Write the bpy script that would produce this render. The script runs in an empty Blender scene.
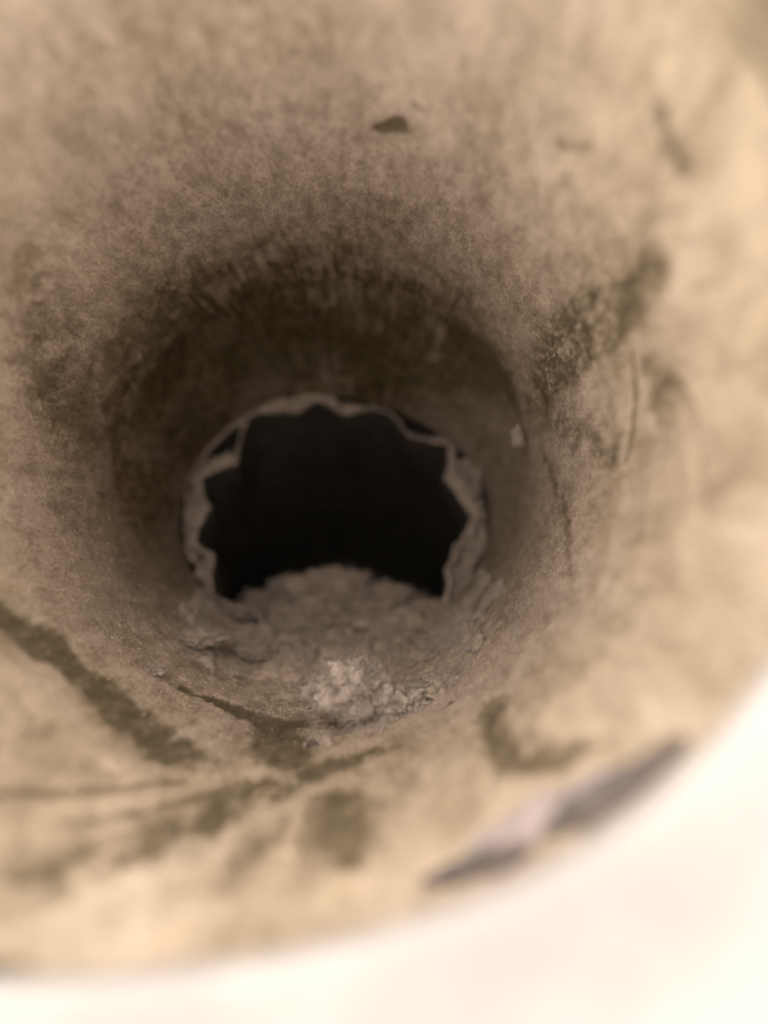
import bpy, math
import numpy as np
from mathutils import Vector

# ------------------------------------------------------------------ camera, world, lights, exposure
scene = bpy.context.scene
col = scene.collection
cam_data = bpy.data.cameras.new('camera')
cam_data.sensor_fit = 'VERTICAL'
cam_data.sensor_height = 24.0
cam_data.lens = 18.75
cam_data.clip_start = 0.002
cam_data.clip_end = 10.0
cam_data.dof.use_dof = True
cam_data.dof.focus_distance = 0.152
cam_data.dof.aperture_fstop = 4.0
cam = bpy.data.objects.new('camera', cam_data)
cam.rotation_euler = (math.radians(90), 0, 0)
col.objects.link(cam)
scene.camera = cam

world = bpy.data.worlds.new('World')
scene.world = world
world.use_nodes = True
wb = world.node_tree.nodes['Background']
wb.inputs['Color'].default_value = (1.0, 0.935, 0.865, 1)
wb.inputs['Strength'].default_value = 2.2


def area_lamp(name, loc, target, size, watts, colour):
    d = bpy.data.lights.new(name, 'AREA')
    d.shape = 'DISK'
    d.size = size
    d.energy = watts
    d.color = colour
    o = bpy.data.objects.new(name, d)
    o.location = loc
    o.rotation_euler = (Vector(target) - Vector(loc)).to_track_quat('-Z', 'Y').to_euler()
    col.objects.link(o)
    return o


area_lamp('phone_lamp', (-0.045, -0.005, 0.052), (0.0, 0.12, 0.0), 0.05, 0.065, (1.0, 0.93, 0.85))

vs = scene.view_settings
vs.view_transform = 'Standard'
vs.look = 'None'
vs.gamma = 1.0
vs.use_curve_mapping = False
vs.exposure = 0.32
scene.cycles.use_denoising = True
scene.cycles.max_bounces = 10
scene.cycles.diffuse_bounces = 7

# ------------------------------------------------------------------ helpers
MM = 0.001


def _hash(ix, iy, iz, seed):
    h = (ix.astype(np.uint32) * np.uint32(374761393) + iy.astype(np.uint32) * np.uint32(668265263)
         + iz.astype(np.uint32) * np.uint32(2147483647) + np.uint32((seed * 1274126177) & 0xffffffff))
    h ^= h >> np.uint32(13)
    h *= np.uint32(1274126177)
    h ^= h >> np.uint32(16)
    h *= np.uint32(2246822519)
    h ^= h >> np.uint32(15)
    return (h & np.uint32(0xffffff)).astype(np.float32) / np.float32(0xffffff)


def noise(p, seed=0):
    """value noise 0..1 of an (n,3) array"""
    p = p + 1000.0
    i = np.floor(p)
    f = (p - i).astype(np.float32)
    f = f * f * (3 - 2 * f)
    i = i.astype(np.int64)
    x, y, z = i[:, 0], i[:, 1], i[:, 2]
    out = 0
    for dx in (0, 1):
        wx = f[:, 0] if dx else 1 - f[:, 0]
        for dy in (0, 1):
            wy = f[:, 1] if dy else 1 - f[:, 1]
            for dz in (0, 1):
                wz = f[:, 2] if dz else 1 - f[:, 2]
                out = out + wx * wy * wz * _hash(x + dx, y + dy, z + dz, seed)
    return out


def fbm(p, seed=0, octaves=4, gain=0.55, lac=2.07):
    a, t, s = 1.0, 0.0, 0.0
    for k in range(octaves):
        s = s + a * noise(p, seed + 17 * k)
        t += a
        a *= gain
        p = p * lac + 3.7
    return s / t


def smooth(e0, e1, x):
    t = np.clip((x - e0) / (e1 - e0), 0, 1)
    return t * t * (3 - 2 * t)


def mesh_obj(name, verts, faces, mat, parent=None, smooth_shade=True, attrs=None):
    me = bpy.data.meshes.new(name)
    verts = np.asarray(verts, dtype=np.float32)
    if isinstance(faces, np.ndarray):
        n, k = faces.shape
        me.vertices.add(len(verts))
        me.vertices.foreach_set('co', verts.ravel())
        me.loops.add(n * k)
        me.loops.foreach_set('vertex_index', faces.astype(np.int32).ravel())
        me.polygons.add(n)
        me.polygons.foreach_set('loop_start', np.arange(0, n * k, k, dtype=np.int32))
        me.update(calc_edges=True)
    else:
        me.from_pydata(verts.tolist(), [], faces)
    me.polygons.foreach_set('use_smooth', np.full(len(me.polygons), smooth_shade, dtype=bool))
    for key, val in (attrs or {}).items():
        a = me.attributes.new(key, 'FLOAT', 'POINT')
        a.data.foreach_set('value', np.asarray(val, dtype=np.float32))
    me.validate()
    me.materials.append(mat)
    o = bpy.data.objects.new(name, me)
    col.objects.link(o)
    if parent is not None:
        o.parent = parent
        o.matrix_parent_inverse = parent.matrix_world.inverted()
    return o


def thing(name, label, cat, loc, group=None):
    o = bpy.data.objects.new(name, None)
    o.empty_display_size = 0.01
    o.location = loc
    col.objects.link(o)
    bpy.context.view_layer.update()
    tag(o, label, cat, group)
    return o


def tag(o, label, cat, group=None):
    o['label'] = label
    o['category'] = cat
    if group:
        o['group'] = group
    return o


def grid_faces(nu, nv, wrap):
    """faces of an nu x nv vertex grid (v varies fastest); wrap closes v"""
    u = np.arange(nu - 1)[:, None]
    v = np.arange(nv if wrap else nv - 1)[None]
    v2 = (v + 1) % nv
    f = np.stack([u * nv + v, u * nv + v2, (u + 1) * nv + v2, (u + 1) * nv + v], -1)
    return f.reshape(-1, 4)


# ------------------------------------------------------------------ materials
def new_mat(name):
    m = bpy.data.materials.new(name)
    m.use_nodes = True
    nt = m.node_tree
    b = nt.nodes['Principled BSDF']
    return m, nt, b


def nd(nt, typ, **kw):
    n = nt.nodes.new(typ)
    for k, v in kw.items():
        if k in n.inputs:
            n.inputs[k].default_value = v
        else:
            setattr(n, k, v)
    return n


def tex(nt, scale, detail=4, rough=0.6, vec=None):
    n = nd(nt, 'ShaderNodeTexNoise', Scale=scale, Detail=detail, Roughness=rough)
    if vec is not None:
        nt.links.new(vec, n.inputs['Vector'])
    return n.outputs['Fac']


def ramp(nt, fac, stops):
    r = nt.nodes.new('ShaderNodeValToRGB')
    el = r.color_ramp.elements
    while len(el) < len(stops):
        el.new(0.5)
    for e, (p, c) in zip(el, stops):
        e.position = p
        e.color = (*c, 1) if len(c) == 3 else c
    nt.links.new(fac, r.inputs['Fac'])
    return r.outputs['Color']


def mixc(nt, fac, a, b, blend='MIX'):
    m = nt.nodes.new('ShaderNodeMix')
    m.data_type = 'RGBA'
    m.blend_type = blend
    for sock, val in ((m.inputs[0], fac), (m.inputs[6], a), (m.inputs[7], b)):
        if hasattr(val, 'links'):
            nt.links.new(val, sock)
        else:
            sock.default_value = val
    return m.outputs[2]


def mth(nt, op, a, b=0.0, clamp=False):
    m = nt.nodes.new('ShaderNodeMath')
    m.operation = op
    m.use_clamp = clamp
    for s, v in zip(m.inputs, (a, b)):
        if hasattr(v, 'links'):
            nt.links.new(v, s)
        else:
            s.default_value = v
    return m.outputs[0]


def bump(nt, b, height, strength, dist):
    n = nd(nt, 'ShaderNodeBump', Strength=strength, Distance=dist)
    nt.links.new(height, n.inputs['Height'])
    nt.links.new(n.outputs['Normal'], b.inputs['Normal'])


def dusty_metal():
    m, nt, b = new_mat('dusty_galvanised_metal')
    mp = nd(nt, 'ShaderNodeMapping', Scale=(1.0, 0.36, 1.0))      # the air stream draws the dust out along the duct
    nt.links.new(nt.nodes.new('ShaderNodeTexCoord').outputs['Object'], mp.inputs['Vector'])
    pos = mp.outputs['Vector']
    dust = nd(nt, 'ShaderNodeAttribute', attribute_name='dust').outputs['Fac']
    pink = nd(nt, 'ShaderNodeAttribute', attribute_name='pink').outputs['Fac']
    fine = tex(nt, 2100, 3, 0.75, pos)
    mid = tex(nt, 480, 5, 0.7, pos)
    big = tex(nt, 70, 4, 0.6, pos)
    # how much dust covers the metal here
    d = mth(nt, 'ADD', dust, mth(nt, 'MULTIPLY', mth(nt, 'SUBTRACT', fine, 0.5), 0.7))
    d = mth(nt, 'ADD', d, mth(nt, 'MULTIPLY', mth(nt, 'SUBTRACT', mid, 0.5), 0.9))
    cover = nd(nt, 'ShaderNodeMapRange', interpolation_type='SMOOTHSTEP')
    cover.inputs['From Min'].default_value = -0.1
    cover.inputs['From Max'].default_value = 0.95
    nt.links.new(d, cover.inputs['Value'])
    cover = cover.outputs['Result']
    tan = ramp(nt, big, [(0.30, (0.46, 0.36, 0.245)), (0.55, (0.58, 0.465, 0.34)), (0.75, (0.69, 0.575, 0.445))])
    grey = ramp(nt, mid, [(0.3, (0.40, 0.32, 0.268)), (0.7, (0.60, 0.50, 0.43))])
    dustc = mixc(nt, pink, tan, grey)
    deep = nd(nt, 'ShaderNodeAttribute', attribute_name='felt').outputs['Fac']  # weight of the shade painted into the dust at the deep end
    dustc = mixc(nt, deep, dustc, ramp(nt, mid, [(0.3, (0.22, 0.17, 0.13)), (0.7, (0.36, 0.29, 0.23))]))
    speck = ramp(nt, fine, [(0.30, (0.66, 0.64, 0.61)), (0.52, (1, 1, 1)), (0.74, (1.24, 1.22, 1.18))])
    dustc = mixc(nt, 0.8, dustc, speck, 'MULTIPLY')
    blot = ramp(nt, tex(nt, 190, 5, 0.7, pos), [(0.33, (0.70, 0.68, 0.63)), (0.48, (1, 1, 1)), (0.66, (1.2, 1.19, 1.18))])
    dustc = mixc(nt, 0.85, dustc, blot, 'MULTIPLY')
    bare = ramp(nt, mid, [(0.3, (0.21, 0.165, 0.10)), (0.7, (0.34, 0.28, 0.19))])
    grime_shade = nd(nt, 'ShaderNodeAttribute', attribute_name='grime_shade').outputs['Fac']
    film = ramp(nt, mid, [(0.3, (0.46, 0.42, 0.32)), (0.7, (0.74, 0.69, 0.57))])  # multiplies in the brown film and the painted shade
    base = mixc(nt, grime_shade, mixc(nt, cover, bare, dustc), film, 'MULTIPLY')
    nt.links.new(base, b.inputs['Base Color'])
    inv = mth(nt, 'SUBTRACT', 1.0, cover)
    nt.links.new(mth(nt, 'MULTIPLY', inv, 0.55), b.inputs['Metallic'])
    nt.links.new(mth(nt, 'ADD', 0.52, mth(nt, 'MULTIPLY', cover, 0.45)), b.inputs['Roughness'])
    b.inputs['Specular IOR Level'].default_value = 0.25
    h = mth(nt, 'ADD', mth(nt, 'MULTIPLY', fine, 0.6), mid)
    bump(nt, b, mth(nt, 'MULTIPLY', h, mth(nt, 'ADD', 0.25, cover)), 0.8, 0.00026)
    return m


def lint_mat(name, c0, c1, c2):
    m, nt, b = new_mat(name)
    pos = nt.nodes.new('ShaderNodeTexCoord').outputs['Object']
    n1 = tex(nt, 260, 5, 0.7, pos)
    n2 = tex(nt, 1500, 3, 0.7, pos)
    c = ramp(nt, n1, [(0.3, c0), (0.52, c1), (0.72, c2)])
    c = mixc(nt, 0.6, c, ramp(nt, n2, [(0.3, (0.7, 0.7, 0.7)), (0.7, (1.15, 1.15, 1.15))]), 'MULTIPLY')
    nt.links.new(c, b.inputs['Base Color'])
    b.inputs['Roughness'].default_value = 1.0
    b.inputs['Specular IOR Level'].default_value = 0.1
    b.inputs['Sheen Weight'].default_value = 0.25
    b.inputs['Sheen Roughness'].default_value = 0.6
    bump(nt, b, mth(nt, 'ADD', n2, n1), 0.6, 0.0004)
    return m


def plain_mat(name, c0, c1, scale, rough, bump_d=0.0, metallic=0.0):
    m, nt, b = new_mat(name)
    pos = nt.nodes.new('ShaderNodeTexCoord').outputs['Object']
    n1 = tex(nt, scale, 4, 0.6, pos)
    nt.links.new(ramp(nt, n1, [(0.3, c0), (0.7, c1)]), b.inputs['Base Color'])
    b.inputs['Roughness'].default_value = rough
    b.inputs['Metallic'].default_value = metallic
    if bump_d:
        bump(nt, b, n1, 0.6, bump_d)
    return m


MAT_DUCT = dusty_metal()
MAT_OUT = plain_mat('galvanised_outside', (0.35, 0.34, 0.33), (0.48, 0.47, 0.45), 60, 0.45, 0, 0.8)
MAT_RIM = plain_mat('tarnished_rim', (0.16, 0.12, 0.07), (0.26, 0.20, 0.13), 200, 0.75)
MAT_PALE = lint_mat('pale_lint', (0.31, 0.25, 0.21), (0.45, 0.37, 0.315), (0.57, 0.485, 0.42))
MAT_LINT = lint_mat('grey_brown_lint', (0.20, 0.155, 0.12), (0.36, 0.28, 0.22), (0.48, 0.385, 0.305))
MAT_DARK = lint_mat('dark_purple_lint', (0.07, 0.052, 0.045), (0.13, 0.10, 0.09), (0.25, 0.195, 0.18))
MAT_RIML = lint_mat('pinkish_edge_lint', (0.18, 0.14, 0.11), (0.37, 0.295, 0.24), (0.58, 0.475, 0.395))
MAT_MAUVE = lint_mat('mauve_lint', (0.33, 0.26, 0.25), (0.46, 0.37, 0.35), (0.55, 0.46, 0.43))
MAT_FIBRE = plain_mat('lint_fibre', (0.30, 0.24, 0.20), (0.55, 0.47, 0.40), 300, 0.9)
MAT_WHITE = plain_mat('white_enamel', (0.30, 0.265, 0.25), (0.45, 0.425, 0.405), 22, 0.35, 0.0008)
MAT_WALL = plain_mat('brown_wall_paint', (0.15, 0.105, 0.06), (0.21, 0.15, 0.09), 30, 0.8, 0.0005)
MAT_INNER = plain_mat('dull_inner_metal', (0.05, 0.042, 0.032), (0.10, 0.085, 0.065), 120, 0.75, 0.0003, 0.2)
MAT_GRAIN = plain_mat('pale_grit', (0.45, 0.36, 0.22), (0.72, 0.62, 0.42), 900, 0.7)


# ------------------------------------------------------------------ the duct's surfaces (metres)
def c_mouth(th):
    return np.stack([-.0133 + .0496 * np.cos(th), .063 + 0 * th, .0115 + .0496 * np.sin(th)], -1)


def c_seam(th, grow=0.0):
    r = .0490 + grow
    return np.stack([-.0140 + r * np.cos(th), .190 + .015 * np.sin(th), .0095 + r * np.sin(th)], -1)


RC = np.array([-.0147, .240, .00125])      # centre of the crimped ring, its half axes and the way its pipe leads on
E1 = np.array([.0455, 0, 0])
E2 = np.array([0, .022, .03725])
AX = np.array([0, .92, -.39])


def c_ring(th, k=1.0):
    return RC + k * (np.cos(th)[..., None] * E1 + np.sin(th)[..., None] * E2)


def gore_end(th):
    d = (np.degrees(th) - 62 + 180) % 360 - 180
    return c_ring(th, 1.0) + ((.02 - .085 * np.exp(-(d / 34) ** 2))[..., None]) * (np.cos(th)[..., None] * E1 + np.sin(th)[..., None] * E2)


def duct_point(sec, t, th):
    if sec == 0:
        return c_mouth(th) * (1 - t) + c_seam(th) * t
    lap = (.0007 * smooth(.2, .8, np.cos(th)) * smooth(.75, .3, np.sin(th)))[..., None]
    a_ = c_seam(th) + lap * np.stack([np.cos(th), 0 * th, np.sin(th)], -1)
    go = a_ - c_mouth(th)
    go = go / np.linalg.norm(go, axis=-1)[..., None]
    b_ = a_ + go * .016                                # the sheet rolls over into the bend
    return a_ * (1 - t) ** 2 + b_ * (2 * t * (1 - t)) + gore_end(th) * t ** 2


# wear marks rubbed into the dust: strength (negative = dust heaped up), then x, y, z, radius in mm along each stroke
MARKS = [
    ('drag_long', 1.25, [(-57.0, 114.1, -12.9, 3.28), (-50.4, 124.6, -22.4, 4.48), (-41.4, 125.6, -30.3, 5.6), (-32.5, 118.9, -35.0, 6.49)]),
    ('drag_short', 1.45, [(-37.1, 149.4, -33.3, 1.29), (-29.0, 150.9, -36.8, 3.04), (-19.0, 145.9, -38.9, 4.19)]),
    ('drag_blot', 0.85, [(-20.4, 143.1, -38.7, 4.53), (-16.1, 129.5, -38.9, 5.21), (-14.5, 122.8, -38.8, 3.18)]),
    ('line_a', 0.6, [(-40.7, 84.8, -30.1, 0.61), (-35.2, 95.7, -33.5, 0.83), (-27.8, 109.0, -36.6, 0.78)]),
    ('line_b', 0.6, [(-34.9, 86.3, -33.5, 0.62), (-28.4, 96.9, -36.2, 0.84), (-19.0, 113.8, -38.4, 1.31)]),
    ('smear_broad', 0.72, [(-32.9, 74.4, -34.2, 4.06), (-27.3, 86.1, -36.4, 3.71), (-20.0, 104.3, -38.2, 3.6), (-9.6, 120.9, -38.7, 3.47), (2.6, 124.1, -36.1, 2.5)]),
    ('smear_tail', 0.42, [(-16.6, 77.6, -38.2, 1.12), (-15.8, 88.3, -38.4, 2.28), (-10.7, 101.7, -38.5, 2.34)]),
    ('disc', 0.68, [(-6.1, 106.6, -38.1, 3.98), (-4.9, 95.1, -37.7, 4.65), (-4.2, 86.6, -37.5, 3.49)]),
    ('crescent', -1.6, [(-10.8, 104.8, -38.5, 0.6), (-11.1, 96.1, -38.5, 0.69), (-10.2, 89.1, -38.3, 0.64)]),
    ('ring_mark', 0.75, [(15.8, 122.4, -29.0, 1.76), (14.2, 107.8, -30.1, 2.79), (15.8, 92.9, -28.9, 2.67), (19.5, 84.2, -25.8, 2.06), (23.1, 78.5, -22.2, 1.13)]),
    ('ring_lump', -0.6, [(21.7, 98.6, -23.7, 3.12), (21.5, 90.1, -23.9, 2.33)]),
    ('pale_a', -0.5, [(4.4, 97.6, -35.2, 3.65), (5.5, 79.4, -34.5, 2.74)]),
    ('pale_b', -0.5, [(-19.9, 77.9, -37.9, 2.91), (-8.2, 78.4, -38.0, 2.71)]),
    ('pale_c', -0.5, [(-47.9, 111.3, -24.8, 4.8), (-36.6, 106.6, -33.0, 3.37)]),
    ('heart', 1.3, [(-0.4, 121.5, 58.2, 1.22), (2.1, 117.2, 57.6, 1.01), (1.9, 119.6, 57.6, 1.2)]),
    ('fleck_a', 0.5, [(4.4, 111.8, 56.8, 0.48), (5.8, 112.1, 56.3, 0.48)]),
    ('spot_r', 0.5, [(28.3, 79.6, 38.0, 1.37), (30.2, 80.1, 34.7, 1.84)]),
    ('spot_r2', 0.4, [(21.9, 99.2, 45.5, 0.86), (24.7, 93.8, 42.5, 0.81)]),
    ('blotch', 0.68, [(32.5, 166.2, 26.3, 6.21), (31.5, 132.3, 30.1, 6.47), (32.0, 112.9, 29.8, 6.17), (32.2, 94.9, 29.9, 3.55)]),
    ('blotch2', 0.5, [(33.5, 183.3, 22.1, 3.69), (35.3, 144.1, 14.7, 3.73), (35.7, 121.0, 8.6, 2.09)]),
    ('scratch', 1.8, [(34.5, 111.1, 22.3, 0.48), (35.4, 112.5, 17.2, 0.71), (35.8, 115.0, 11.8, 0.73), (35.6, 117.3, 7.4, 0.4)]),
    ('arc_band', 0.42, [(35.0, 107.5, 19.8, 1.86), (35.9, 94.0, 13.2, 1.22), (35.9, 88.9, 8.1, 0.77), (35.3, 86.1, 2.3, 0.49)]),
    ('arc_fill', 0.4, [(35.5, 105.0, 16.7, 3.62), (35.9, 99.9, 10.3, 3.45)]),
    ('seam_spots', 0.5, [(35.0, 176.1, 13.6, 1.77), (35.1, 163.1, 5.4, 2.58), (34.0, 147.8, -1.6, 2.34), (32.2, 137.1, -7.4, 1.58), (30.2, 132.6, -12.0, 0.76)]),
    ('top_scrape', 1.05, [(-48.5, 205.0, 42.8, 11.79), (-27.4, 232.4, 47.0, 14.03), (4.6, 233.5, 44.3, 14.77), (28.5, 197.1, 33.8, 9.63)]),
    ('top_patch', -0.8, [(13.6, 209.0, 47.6, 1.8), (14.1, 223.9, 42.0, 3.22)]),
    ('top_patch2', -0.35, [(-22.1, 210.5, 55.8, 0.91), (-23.4, 221.6, 51.7, 1.27)]),
    ('top_arc', 1.5, [(-22.3, 226.8, 50.1, 0.98), (-12.1, 217.6, 54.0, 0.94), (-1.0, 207.9, 55.5, 0.75)]),
    ('left_olive', 0.4, [(-55.2, 122.9, 37.1, 5.3), (-61.7, 152.2, 21.4, 7.44), (-62.1, 184.7, 19.0, 6.9)]),
    ('left_olive2', 0.55, [(-46.3, 176.7, 46.8, 12.7), (-58.6, 200.6, 28.1, 11.53), (-55.9, 230.4, 23.7, 9.94)]),
    ('corner', 0.9, [(28.5, 63.0, 38.2, 1.27), (29.9, 63.0, 35.9, 1.09), (32.0, 63.0, 31.7, 0.72)]),
]


def bed_height(p):
    """top of the settled dust along the bottom of the duct"""
    x, y = p[:, 0], p[:, 1]
    z = -.0405 + .0085 * smooth(.135, .225, y)
    q = np.stack([x * 90, y * 90, 0 * x], -1)
    return z + (fbm(q, 5, 4) - .5) * .006 * smooth(.11, .19, y)


def dress(p, inward, sec):
    """dust cover, pinkness and relief of every point on the inside of the duct"""
    n = len(p)
    pm = p / MM
    ps = pm * np.array([1, .4, 1])
    big = fbm(pm * np.array([1, .6, 1]) / 15, 1, 3)
    mid = fbm(ps / 3.6, 2, 5, .62)
    fine = noise(ps / 0.55, 3)
    ang = np.arctan2(p[:, 2] - .008, p[:, 0] + .014)
    # streaks drawn along the length of the duct
    axial = fbm(np.stack([ang * 48, pm[:, 1] / 14, 0 * ang], -1), 9, 3)
    thin = fbm(np.stack([ang * 75, pm[:, 1] / 16, 0 * ang], -1), 12, 2)
    crown = smooth(.55, .9, np.sin(ang))
    thin = .5 + (thin - .5) * (.12 + .88 * crown)
    axial = .5 + (axial - .5) * (.3 + .7 * crown)
    dust = .80 + (big - .5) * .75 + (mid - .5) * .6
    wear = np.zeros(n)
    heap = np.zeros(n)
    warp = (np.stack([fbm(ps / 4, 31, 4), fbm(ps / 4, 32, 4), fbm(ps / 4, 33, 4)], -1) - .5)
    for name, s, pts in MARKS:
        pts = np.array(pts)
        lo = (pts[:, :3] - pts[:, 3:] * 3.2).min(0) - 3
        hi = (pts[:, :3] + pts[:, 3:] * 3.2).max(0) + 3
        idx = np.where(((pm > lo) & (pm < hi)).all(1))[0]
        if not len(idx):
            continue
        w_here = float(pts[:, 3].max())
        q = pm[idx] + warp[idx] * min(7.0, 2.4 * w_here)
        best = np.full(len(idx), 1e9)
        for a, b in zip(pts[:-1], pts[1:]):
            ab = b[:3] - a[:3]
            t = np.clip(((q - a[:3]) @ ab) / max(ab @ ab, 1e-9), 0, 1)
            dd = np.linalg.norm(q - (a[:3] + t[:, None] * ab), axis=1)
            best = np.minimum(best, dd / (a[3] + t * (b[3] - a[3])))
        crisp = name.startswith(('drag', 'heart', 'scratch', 'top_arc', 'crescent'))
        f = 1 - (smooth(.35, 1.5, best) if crisp else smooth(.15, 1.75, best))
        if s > 0:
            if name.startswith('top_scrape'):
                f = f * (.55 + .9 * smooth(.35, .65, axial[idx]) * .6 + .35 * (thin[idx] - .3))
            elif name in ('blotch', 'blotch2', 'seam_spots', 'left_olive', 'left_olive2', 'smear_broad'):
                f = f * smooth(.28, .62, mid[idx] * .75 + fine[idx] * .25) * 1.35
            elif name.startswith('drag'):
                f = f * (.5 + .62 * smooth(.3, .7, fine[idx] * .4 + mid[idx] * .6))
            wear[idx] = np.maximum(wear[idx], s * f)
        else:
            heap[idx] = np.maximum(heap[idx], -s * f)
    dust = dust - wear * 1.05 + heap * 1.1
    # the upper far wall is brushed clean in streaks
    dust = np.clip(dust, -.3, 1.25)
    pink = np.clip((.25 + .75 * smooth(.085, .15, p[:, 1])) * (.6 + 1.1 * (big - .4)) + .3 * crown + .9 * smooth(.2, .24, p[:, 1]), 0, 1)
    # streaky brown film on scraped metal, widened with painted shade over the upper far wall
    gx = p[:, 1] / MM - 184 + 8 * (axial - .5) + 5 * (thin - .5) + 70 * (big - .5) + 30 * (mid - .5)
    grime_shade = smooth(-72, 40, gx) * smooth(-.35, .85, np.sin(ang) - .55 * np.cos(ang) + .8 * (big - .5)) * (.45 + .8 * smooth(.3, .7, fbm(pm / 9, 71, 3)) + .8 * (axial - .5) + 1.0 * (thin - .5) * smooth(150, 195, pm[:, 1]))
    grime_shade = np.clip(grime_shade, 0, 1)
    dust = dust - .75 * grime_shade * (.5 + (smooth(.35, .65, .35 * axial + .65 * thin) - .5) * smooth(150, 195, pm[:, 1]))
    # depth shade painted into the dust colour, browner and darker toward the far gore
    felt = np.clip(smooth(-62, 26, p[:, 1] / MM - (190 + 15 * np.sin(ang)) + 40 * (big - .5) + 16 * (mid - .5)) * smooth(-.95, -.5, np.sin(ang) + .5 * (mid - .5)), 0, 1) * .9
    thick = np.clip(dust, 0, 1.2)
    rel = (.10 + .13 * mid + .10 * fine + .4 * (big - .4)) * thick + heap * .35 - .15 * np.clip(wear, 0, 1)
    side = smooth(.35, .75, np.cos(ang)) * smooth(.85, .45, np.sin(ang))
    for yb, wb_, hb in ((93, 3.0, .22), (102, 4.0, -.2), (119, 2.6, .2), (129, 4.5, -.2)):      # faint rolled rings
        rel = rel + side * hb * np.exp(-((p[:, 1] / MM - yb - .25 * (pm[:, 2] - 8)) / wb_) ** 2)
    floor_w = smooth(-.35, -.8, np.sin(ang))
    crumb = smooth(.56, .75, fbm(pm / 1.7, 21, 4)) * smooth(.12, .17, p[:, 1])
    rel = rel + floor_w * crumb * .35
    out = p + inward * (rel * MM)[:, None]
    # settled dust bed along the bottom
    z = bed_height(p) + floor_w * crumb * .0003 + (mid - .5) * .0010 + (fine - .5) * .0003
    k = .0014
    e = np.clip(.5 + .5 * (z - out[:, 2]) / k, 0, 1)
    bed = out[:, 2] * (1 - e) + z * e + k * e * (1 - e)
    use = p[:, 2] < -.010
    out[:, 2] = np.where(use, bed, out[:, 2])
    dust = np.where(use, np.maximum(dust, e * (.9 - 1.1 * np.clip(wear, 0, 1))), dust)
    return out, dust, pink, grime_shade, felt


def duct_section(name, sec, nt_, nth, parent):
    th = np.linspace(-np.pi, np.pi, nth, endpoint=False)
    t = np.linspace(0, 1, nt_)
    T, TH = np.meshgrid(t, th, indexing='ij')
    p = duct_point(sec, T.ravel()[:, None], TH.ravel())
    cen = np.stack([np.full(len(p), -.014), p[:, 1], np.full(len(p), .008)], -1)
    inw = cen - p
    inw /= np.linalg.norm(inw, axis=1)[:, None]
    v, dust, pink, grime_shade, felt = dress(p, inw, sec)
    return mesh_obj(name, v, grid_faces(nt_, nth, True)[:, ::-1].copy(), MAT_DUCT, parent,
                    attrs={'dust': dust, 'pink': pink, 'grime_shade': grime_shade, 'felt': felt})


def lathe_like(name, rings, mat, parent, attrs=None):
    v = np.concatenate(rings)
    return mesh_obj(name, v, grid_faces(len(rings), len(rings[0]), True), mat, parent, attrs=attrs)


# ------------------------------------------------------------------ setting: the wall behind the mouth
def holed_sheet(name, y0, y1, rad, half, mat, parent=None, top=None):
    """a slab in the xz plane with a round hole at the mouth; top cuts it off at that height"""
    n = 256
    th = np.linspace(0, 2 * np.pi, n, endpoint=False)
    cx, cz = -.0133, .0115
    inner = np.stack([cx + rad * np.cos(th), 0 * th, cz + rad * np.sin(th)], -1)
    m = np.maximum(abs(np.cos(th)), abs(np.sin(th)))
    outer = np.stack([cx + half * np.cos(th) / m, 0 * th, cz + half * np.sin(th) / m], -1)
    rings = []
    for base, y in ((inner, y1), (inner, y0 + .0012), (inner * [1, 0, 1] + (inner - [cx, 0, cz]) * .02, y0), (outer, y0), (outer, y1)):
        r = base.copy()
        r[:, 1] = y
        rings.append(r)
    return lathe_like(name, rings, mat, parent)


wall = holed_sheet('wall', .074, .084, .0525, .30, MAT_WALL)
wall['kind'] = 'structure'

# ------------------------------------------------------------------ the duct elbow
duct = thing('duct_elbow', 'dusty galvanised metal duct elbow, its inside coated with tan lint dust', 'duct', (-.0133, .063, -.038))
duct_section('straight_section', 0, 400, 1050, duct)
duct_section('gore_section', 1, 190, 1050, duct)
th = np.linspace(0, 2 * np.pi, 200, endpoint=False)
# outside skin of the sheet metal
rings = []
for t in np.linspace(0, 1, 8):
    p = duct_point(0, t, th)
    rings.append(p + (p - np.stack([0 * th - .0135, p[:, 1], 0 * th + .01], -1)) * .022)
for t in np.linspace(.05, 1, 6):
    p = duct_point(1, t, th)
    rings.append(p + (p - np.stack([0 * th - .0145, p[:, 1], 0 * th + .005], -1)) * .035)
lathe_like('outer_skin', rings, MAT_OUT, duct)
# plain collar that carries on behind the crimped end and closes against the next pipe
rings = []
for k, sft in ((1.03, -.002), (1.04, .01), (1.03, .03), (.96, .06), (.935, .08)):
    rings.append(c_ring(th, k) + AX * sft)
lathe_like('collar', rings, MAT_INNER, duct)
# hemmed edge of the mouth
rings = []
for a in np.linspace(0, 2 * np.pi, 13):
    r = .0500 + .0006 * math.cos(a)
    rings.append(np.stack([-.0133 + r * np.cos(th), .0630 + .0006 * math.sin(a) + 0 * th, .0115 + r * np.sin(th)], -1))
lathe_like('rim', rings, MAT_RIM, duct)

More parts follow.
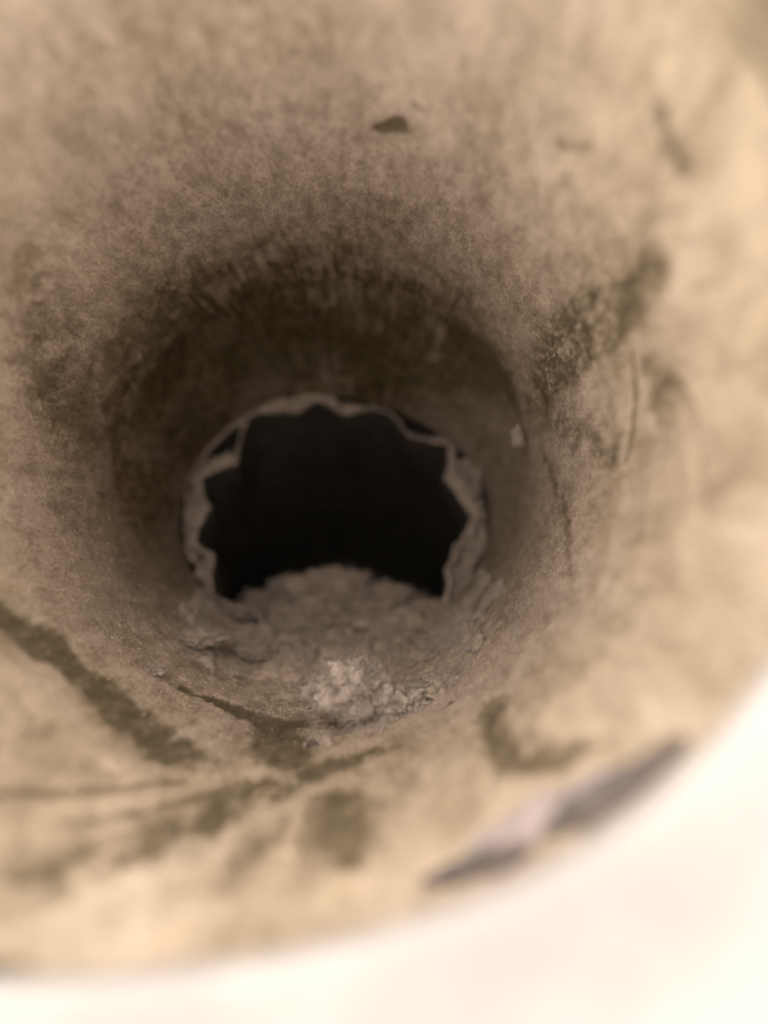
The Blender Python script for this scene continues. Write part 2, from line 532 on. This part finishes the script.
# ------------------------------------------------------------------ white panel under the mouth, with a half-round cut-out
n = 360
a0, a1 = math.radians(-200), math.radians(20)
ths = np.linspace(a0, a1, n)
cut_a = np.radians([-200, -160, -135, -120.6, -108.8, -100, -86, -73, -62.8, -50.3, -39.5, -28.8, -10, 20])
cut_r = np.array([.0560, .0575, .0560, .0532, .0489, .0467, .0449, .0446, .0451, .0464, .0472, .0483, .0500, .0520])
cut = sum(np.interp(ths + d, cut_a, cut_r) for d in np.radians([-8, -4, 0, 4, 8])) / 5
prof = [(.0012, .0606), (.0004, .0603), (.0, .0596), (.0006, .0586), (.0018, .0580), (.0034, .0581), (.0055, .0587),
        (.0090, .0592), (.0150, .0594), (.0300, .0594), (.0500, .0594), (.0900, .0594)]
rings = []
for dr, y in prof:
    r = cut + dr
    x = -.0133 + r * np.cos(ths)
    z = .0115 + r * np.sin(ths)
    if dr > .01:
        k = (dr - .01) / .08
        m = np.maximum(abs(np.cos(ths)), abs(np.sin(ths)))
        rr = r * (1 - k) + .14 / m * k
        x = -.0133 + rr * np.cos(ths)
        z = .0115 + rr * np.sin(ths)
    rings.append(np.stack([x, 0 * x + y, z], -1))
v = np.concatenate(rings)
f = grid_faces(len(prof), n, False)
panel = mesh_obj('white_panel', v, f, MAT_WHITE)
sol = panel.modifiers.new('thickness', 'SOLIDIFY')
sol.thickness = .0012
sol.offset = 0
tag(panel, 'glossy white enamel panel with rounded lip under the duct mouth', 'panel')

# ------------------------------------------------------------------ the crimped pipe end
crimp = thing('crimped_pipe', 'dark crimped pipe end with jagged fluted edge fitted deep inside the duct', 'pipe', tuple(RC - E2))
# fluted edge: angle in degrees, share of the ring's radius; sharp pleats
PLEATS = [(-163.7, .925), (-153.5, .835), (-138.2, .985), (-121.8, .90), (-110, .98), (-99, .86), (-88, .97), (-77, .85), (-62, .94),
          (-47, 1.0), (-34, .86), (-22.6, .825), (-6.4, .90), (17.4, .755), (34.4, .925), (50.5, .765), (63.2, .87), (74.3, .90),
          (85.2, .79), (100.9, .955), (109.9, .865), (124.5, 1.0), (128.5, 1.0), (151.2, .76), (165.5, .94), (179.5, .825)]
pa = np.radians([a for a, _ in PLEATS])
pr = np.array([r for _, r in PLEATS])
o_ = np.argsort(pa)
pa, pr = pa[o_], pr[o_]


def pleat(th, soft=1):
    th = (th + np.pi) % (2 * np.pi) - np.pi
    xa = np.concatenate([pa[-1:] - 2 * np.pi, pa, pa[:1] + 2 * np.pi])
    xr = np.concatenate([pr[-1:], pr, pr[:1]])
    acc = 0
    offs = np.radians(np.array([-1.0, -.5, 0, .5, 1.0]) * soft)
    for d in offs:
        acc = acc + np.interp(th + d, xa, xr)
    c_ = np.stack([np.cos(th) * 14, np.sin(th) * 14, 0 * th], -1)
    return acc / len(offs) + (fbm(c_, 91, 4) - .5) * .05


nth = 900
th = np.linspace(-np.pi, np.pi, nth, endpoint=False)
rings = []
for s in np.concatenate([np.linspace(0, .05, 26), np.linspace(.06, .42, 19)]):
    k = smooth(0, .055, s)
    r = pleat(th) * (1 - k) + .93 * k
    c = RC + AX * s
    if s > .12:
        c = c + np.array([0, -.10, -.55]) * (s - .12) ** 1.3
    rings.append(c + r[:, None] * (np.cos(th)[:, None] * E1 + np.sin(th)[:, None] * E2))
rings.append(np.repeat(rings[-1].mean(0)[None], nth, 0))
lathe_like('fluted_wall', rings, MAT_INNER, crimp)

# lint caught along the cut edge: a soft roll that follows the pleats
edge = RC + pleat(th)[:, None] * (np.cos(th)[:, None] * E1 + np.sin(th)[:, None] * E2)
tan = np.roll(edge, -1, 0) - np.roll(edge, 1, 0)
tan /= np.linalg.norm(tan, axis=1)[:, None]
nrm = np.cross(tan, AX)
nrm /= np.linalg.norm(nrm, axis=1)[:, None]          # in the ring plane
sgn = np.sign((nrm * (edge - RC)).sum(1))[:, None]
nrm = nrm * sgn                                       # outward
deg = np.degrees(th)


def bumpw(c, w):
    d = (deg - c + 180) % 360 - 180
    return np.exp(-(d / w) ** 2)


fat = .34 + 3.0 * bumpw(114, 13) + 2.4 * bumpw(157, 9) + 1.8 * bumpw(86, 9) + 2.6 * bumpw(12, 20) + .8 * bumpw(-30, 20) + .8 * bumpw(190, 20)
fat = fat * (.55 + .9 * fbm(np.stack([np.cos(th) * 9, np.sin(th) * 9, 0 * th], -1), 44, 3))
rings = []
for a in np.linspace(0, 2 * np.pi, 17)[:-1]:
    q = edge / MM * .9 + np.array([math.cos(a), math.sin(a), 0]) * .9
    rr = (fat * (.15 + 1.6 * fbm(q, 45, 4)) * .9 + .10) * MM
    rings.append(edge + nrm * ((math.cos(a) * .9 + .8) * rr)[:, None] + AX * (math.sin(a) * rr * .8)[:, None])
rings.append(rings[0])
lathe_like('edge_lint', rings, MAT_RIML, crimp)

# soft roll of lint along the end of the duct above the pleats
seg_a = np.radians(np.linspace(78, 176, 260))
cv = RC + 1.0 * (np.cos(seg_a)[:, None] * E1 + np.sin(seg_a)[:, None] * E2)
outw = cv - RC
outw /= np.linalg.norm(outw, axis=1)[:, None]
taper = np.sin(np.linspace(0, np.pi, 260)) ** .6
rings = []
for a in np.linspace(0, 2 * np.pi, 15):
    rr = (-.25 + 1.9 * fbm(cv / MM / 1.6 + np.array([math.cos(a), math.sin(a), 0]) * .8, 47, 4)) * MM * taper
    rings.append(cv + outw * (math.cos(a) * rr)[:, None] + AX * (math.sin(a) * rr - .0008)[:, None])
mesh_obj('lint_roll', np.concatenate(rings), grid_faces(15, 260, False), MAT_RIML, crimp)

# lint packed in the gap between pleats and duct, torn open in places
nr = 26
fill = np.clip(1.2 * bumpw(5, 38) + 1.1 * bumpw(-35, 25) + 1.0 * bumpw(183, 16) + .6 * bumpw(-148, 12) + .5 * bumpw(160, 10)
               + .9 * bumpw(-90, 50), 0, 1)
V, keep = [], []
for j in range(nr):
    s = j / (nr - 1)
    r_out = 1.0 + .10 * (fbm(np.stack([np.cos(th) * 7, np.sin(th) * 7, 0 * th], -1), 63, 4) - .45)
    r = pleat(th) * 1.01 * (1 - s) + r_out * s
    base = RC + r[:, None] * (np.cos(th)[:, None] * E1 + np.sin(th)[:, None] * E2)
    q = base / MM
    h = fbm(q / 2.4, 61, 4) - .5
    dent = (1 - fill) * .006 * math.sin(math.pi * min(1, s * 1.0)) + .0012 * math.sin(math.pi * s)
    V.append(base + AX * (h * .010 + dent + .0010)[:, None])
    keep.append((fbm(q * np.array([1, 1, .6]) / 3.4, 62, 5, .65) < .44 + .22 * fill) & (fill > .12))
V = np.concatenate(V)
keep = np.array(keep).ravel()
f = grid_faces(nr, nth, True)
f = f[keep[f].all(1)]
mesh_obj('packed_lint', V, f, MAT_RIML, crimp)


# ------------------------------------------------------------------ lint clumps
def fibres(rng, skin, count, length, rad):
    """thin curled fibres matted over a clump's skin: 3-sided tubes"""
    seg = 5
    cen = skin.mean(0)
    p = skin[rng.integers(0, len(skin), count)]
    d = p - cen
    d /= np.linalg.norm(d, axis=1)[:, None]
    p = p - d * (length * .06)
    g = d * .25 + rng.normal(size=(count, 3)) * .75
    g /= np.linalg.norm(g, axis=1)[:, None]
    curl = rng.normal(size=(count, 3)) * .9
    L = length * rng.uniform(.25, 1.0, count)[:, None] ** 1.5
    r = rad * rng.uniform(.6, 1.4, count)[:, None]
    V = np.zeros((count, seg, 3, 3))
    for k in range(seg):
        u = np.cross(g, [.3, .5, .8])
        u /= np.linalg.norm(u, axis=1)[:, None]
        w = np.cross(g, u)
        rk = r * (1 - .6 * k / (seg - 1))
        for m_, a in enumerate((0, 2.094, 4.189)):
            V[:, k, m_] = p + (u * math.cos(a) + w * math.sin(a)) * rk
        p = p + g * L / seg
        g = g + curl / seg * 2.2 - d * .10 + rng.normal(size=(count, 3)) * .15
        g /= np.linalg.norm(g, axis=1)[:, None]
    f = []
    for k in range(seg - 1):
        for a in range(3):
            b = (a + 1) % 3
            f.append((k * 3 + a, k * 3 + b, k * 3 + 3 + b, k * 3 + 3 + a))
    f = (np.array(f)[None] + (np.arange(count) * seg * 3)[:, None, None]).reshape(-1, 4)
    return V.reshape(-1, 3), f


def ico(sub):
    import bmesh
    bm = bmesh.new()
    bmesh.ops.create_icosphere(bm, subdivisions=sub, radius=1)
    v = np.array([x.co[:] for x in bm.verts])
    f = np.array([[x.index for x in fc.verts] for fc in bm.faces])
    bm.free()
    return v, f


ICO5 = ico(5)


def lint_clump(label, loc, size, seed, mat, nfib=160, rough=.55, freq=3.2, fine=False, name='lint_clump', flen=.5):
    rng = np.random.default_rng(seed)
    loc = np.array(loc) * MM
    size = np.array(size) * MM
    v, f = ICO5
    off = seed * 7.3
    n1 = fbm(v * 1.15 + off, seed, 3)
    n2 = fbm(v * freq + off, seed + 1, 5, .62)
    ridg = 1 - abs(fbm(v * freq * 1.7 + off, seed + 2, 4, .6) - .5) * 4
    k = .42 + .85 * n1 + rough * (n2 - .5) * 1.5 + .10 * rough * ridg
    pv = v * k[:, None]
    warp = np.stack([fbm(v * 4 + off + 9 * i, seed + 5 + i, 3) for i in range(3)], -1) - .5
    pv = pv + warp * .5 * rough
    pv[:, 2] = np.where(pv[:, 2] < -.35, -.35 + (pv[:, 2] + .35) * .2, pv[:, 2])
    pv = pv * size
    t = thing(name, label, 'lint', tuple(loc - [0, 0, .35 * size[2]]), 'lint clumps on the duct floor')
    mesh_obj('fluff', pv + loc, f, mat, t)
    fv, ff = fibres(rng, pv + loc, nfib * 16, min(.0045, float(size.max()) * flen), .00005)
    mesh_obj('stray_fibres', fv, ff, MAT_FIBRE, t)['kind'] = 'stuff'
    return t


lint_clump('largest pale fluffy lint clump on the duct floor before the crimped pipe', (-5.0, 142, -32.4), (7.6, 5.6, 6.8), 3, MAT_PALE, 420, .85, 2.8, True)
lint_clump('wide grey brown lint mound lying inside the mouth of the crimped pipe', (-15.0, 249, -34.0), (28, 12, 14.5), 8, MAT_LINT, 900, .8, 3.8, True, 'lint_mound', .25)
lint_clump('knotted lint heap spilling over the lower pleats before the wide mound', (-22.0, 232, -32.0), (11, 6, 7), 61, MAT_LINT, 260, .9, 3.0)
lint_clump('low lint heap between the wide mound and the broken ridge', (-3.0, 231, -32.0), (10, 6, 7.5), 66, MAT_LINT, 260, .9, 3.0)
lint_clump('ragged pale lint tuft touching the right side of the largest clump', (3.6, 143, -35.0), (4.8, 4.0, 4.0), 12, MAT_PALE, 240, .9, 3.4, True)
lint_clump('thin purplish lint tuft beyond the ragged tuft, toward the curved wall', (10.5, 147, -32.2), (5.0, 5.0, 2.6), 15, MAT_LINT, 160, 1.0, 3.6, True)
lint_clump('broken lint ridge under the lower edge of the crimped pipe', (3.5, 214, -31.0), (13, 6, 4.4), 21, MAT_LINT, 200, 1.0, 4.0, True)
lint_clump('small lint tuft tucked against the pleat beside the broken ridge', (12.0, 222, -28.5), (6, 4, 4.0), 24, MAT_LINT, 90, .9, 3.4)
lint_clump('flat grey lint wad between the largest clump and the crimped pipe', (-29.0, 193, -33.6), (8.5, 6.5, 2.2), 27, MAT_LINT, 150, .9, 3.6, True)
lint_clump('crumbly lint wad at the foot of the side wall near the flat wad', (-41.5, 180, -28.8), (6.0, 6.0, 2.0), 30, MAT_LINT, 110, .9, 3.6)
lint_clump('small crumb of lint above the long scrape mark', (-43.0, 148, -29.4), (2.4, 2.6, 1.1), 33, MAT_LINT, 60, .9, 3.6)
lint_clump('tiny pale lint flake stuck on the curved wall beside the upper pleats', (31.4, 188, 17.0), (1.3, 2.2, 2.9), 52, MAT_RIML, 40, 1.0, 3.0)
# ragged felt of lint lying over the settled dust
nx, ny = 300, 320
gx_, gy_ = np.meshgrid(np.linspace(-.050, .027, nx), np.linspace(.132, .232, ny), indexing='ij')
gx_, gy_ = gx_.ravel(), gy_.ravel()
q = np.stack([gx_, gy_ * .55, 0 * gx_], -1) / MM
up = fbm(q / 6, 201, 4)
det = fbm(q / 2.0, 202, 4, .55)
cx_, r_ = -.0139, .0490
wallz = .0098 - np.sqrt(np.clip(r_ ** 2 - (gx_ - cx_) ** 2, 1e-8, None))
flo = np.maximum(wallz, bed_height(np.stack([gx_, gy_, 0 * gx_], -1)))
near = smooth(.150, .205, gy_) * .16 - .3 * smooth(-.012, -.020, gx_) * smooth(.172, .160, gy_) + .10 * np.exp(-(((gx_ - .006) / .012) ** 2 + ((gy_ - .143) / .010) ** 2))
amt = up + near - .60 + (det - .5) * .35
zz = flo + np.clip(amt, -.02, .3) * .008 + (det - .45) * .0016 * smooth(-.02, .10, amt)
k_ = amt > -.005
f = grid_faces(nx, ny, False)
f = f[k_[f].all(1)]
Vl = np.stack([gx_, gy_, zz], -1)
loose = thing('loose_lint', 'ragged felt of grey pink lint lying over the duct floor', 'lint', (-.012, .18, -.036))
used = np.unique(f)
remap = np.full(len(Vl), -1)
remap[used] = np.arange(len(used))
lf = mesh_obj('felt', Vl[used], remap[f], MAT_LINT, loose)
lf['kind'] = 'stuff'
fv, ff = fibres(np.random.default_rng(5), Vl[used], 3500, .0045, .00005)
mesh_obj('stray_fibres', fv, ff, MAT_FIBRE, loose)['kind'] = 'stuff'
loose['kind'] = 'stuff'
# dark felted strips stuck inside the mouth
def lint_strip(label, stations, seed, mat):
    """felt strip lying on the inside of the straight section; stations: angle in degrees, depth y in mm, half width in mm"""
    st = np.array(stations, dtype=float)
    nu, nv = 90, 26
    uu = np.linspace(0, 1, nu)
    xs = np.linspace(0, 1, len(st))
    A = np.radians(np.interp(uu, xs, st[:, 0]))
    Y = np.interp(uu, xs, st[:, 1]) * MM
    W = np.interp(uu, xs, st[:, 2]) * MM * np.sqrt(np.clip(1 - (2 * uu - 1) ** 6, 0, 1))
    top, bot = [], []
    for j in range(nv):
        s_ = 2 * j / (nv - 1) - 1
        q0 = np.stack([A * 24, 0 * A + s_ * 1.6, 0 * A + seed], -1)
        y = Y + s_ * W * (.6 + .9 * fbm(q0 * .8, seed, 3))
        p = duct_point(0, ((y - .063) / (.190 + .015 * np.sin(A) - .063))[:, None], A)
        inw = np.stack([-.0135 - p[:, 0], 0 * A, .011 - p[:, 2]], -1)
        inw /= np.linalg.norm(inw, axis=1)[:, None]
        prof_ = max(0.0, 1 - s_ * s_) ** .5
        h = (.2 + 1.5 * fbm(p / MM / 1.3, seed + 3, 4)) * MM * prof_ * np.sqrt(np.clip(1 - (2 * uu - 1) ** 4, 0, 1))
        top.append(p + inw * (h + .0006)[:, None])
        bot.append(p + inw * .0001)
    V = np.concatenate(top + bot[::-1])
    o = mesh_obj('lint_strip', V, grid_faces(2 * nv, nu, False), mat)
    return tag(o, label, 'lint', 'felted lint strips inside the mouth')


lint_strip('short dark felted lint strip stuck just inside the mouth rim', [(-70, 74.5, .9), (-65, 73.5, 2.2), (-61, 72.5, 2.2), (-57, 71, 1.0)], 40, MAT_DARK)
lint_strip('long dark felted lint strip along the mouth rim beside the white panel', [(-55.5, 72, 1.4), (-51, 71.2, 3.0), (-46, 69.5, 2.4), (-38, 67, 1.2)], 43, MAT_DARK)
lint_strip('pale mauve lint film between the two dark felted strips', [(-64, 77.5, 1.0), (-59, 76, 3.4), (-54, 75.5, 3.4), (-45, 73, 1.0)], 46, MAT_MAUVE)

# ------------------------------------------------------------------ loose grit in the dust
rng = np.random.default_rng(77)
verts, faces = [], []
tet = np.array([(1, 1, 1), (1, -1, -1), (-1, 1, -1), (-1, -1, 1)]) * .6
for _ in range(700):
    a = rng.uniform(math.radians(-175), math.radians(-20))
    t = rng.uniform(.35, 1.0)
    p = duct_point(0, t, np.array([a]))[0]
    b = bed_height(p[None])[0]
    p[2] = max(p[2], b) + .0003
    p[0] += (-.014 - p[0]) * .006
    s = rng.uniform(.06, .20) * MM * (1.5 if rng.random() < .06 else 1)
    R = np.linalg.qr(rng.normal(size=(3, 3)))[0]
    base = len(verts)
    verts.extend(p + (tet @ R) * s)
    faces.extend([(base, base + 1, base + 2), (base, base + 3, base + 1), (base, base + 2, base + 3), (base + 1, base + 3, base + 2)])
grit = mesh_obj('dust_grit', np.array(verts), np.array(faces), MAT_GRAIN, None, False)
grit['kind'] = 'stuff'
tag(grit, 'fine pale grit scattered over the dusty duct floor', 'grit')
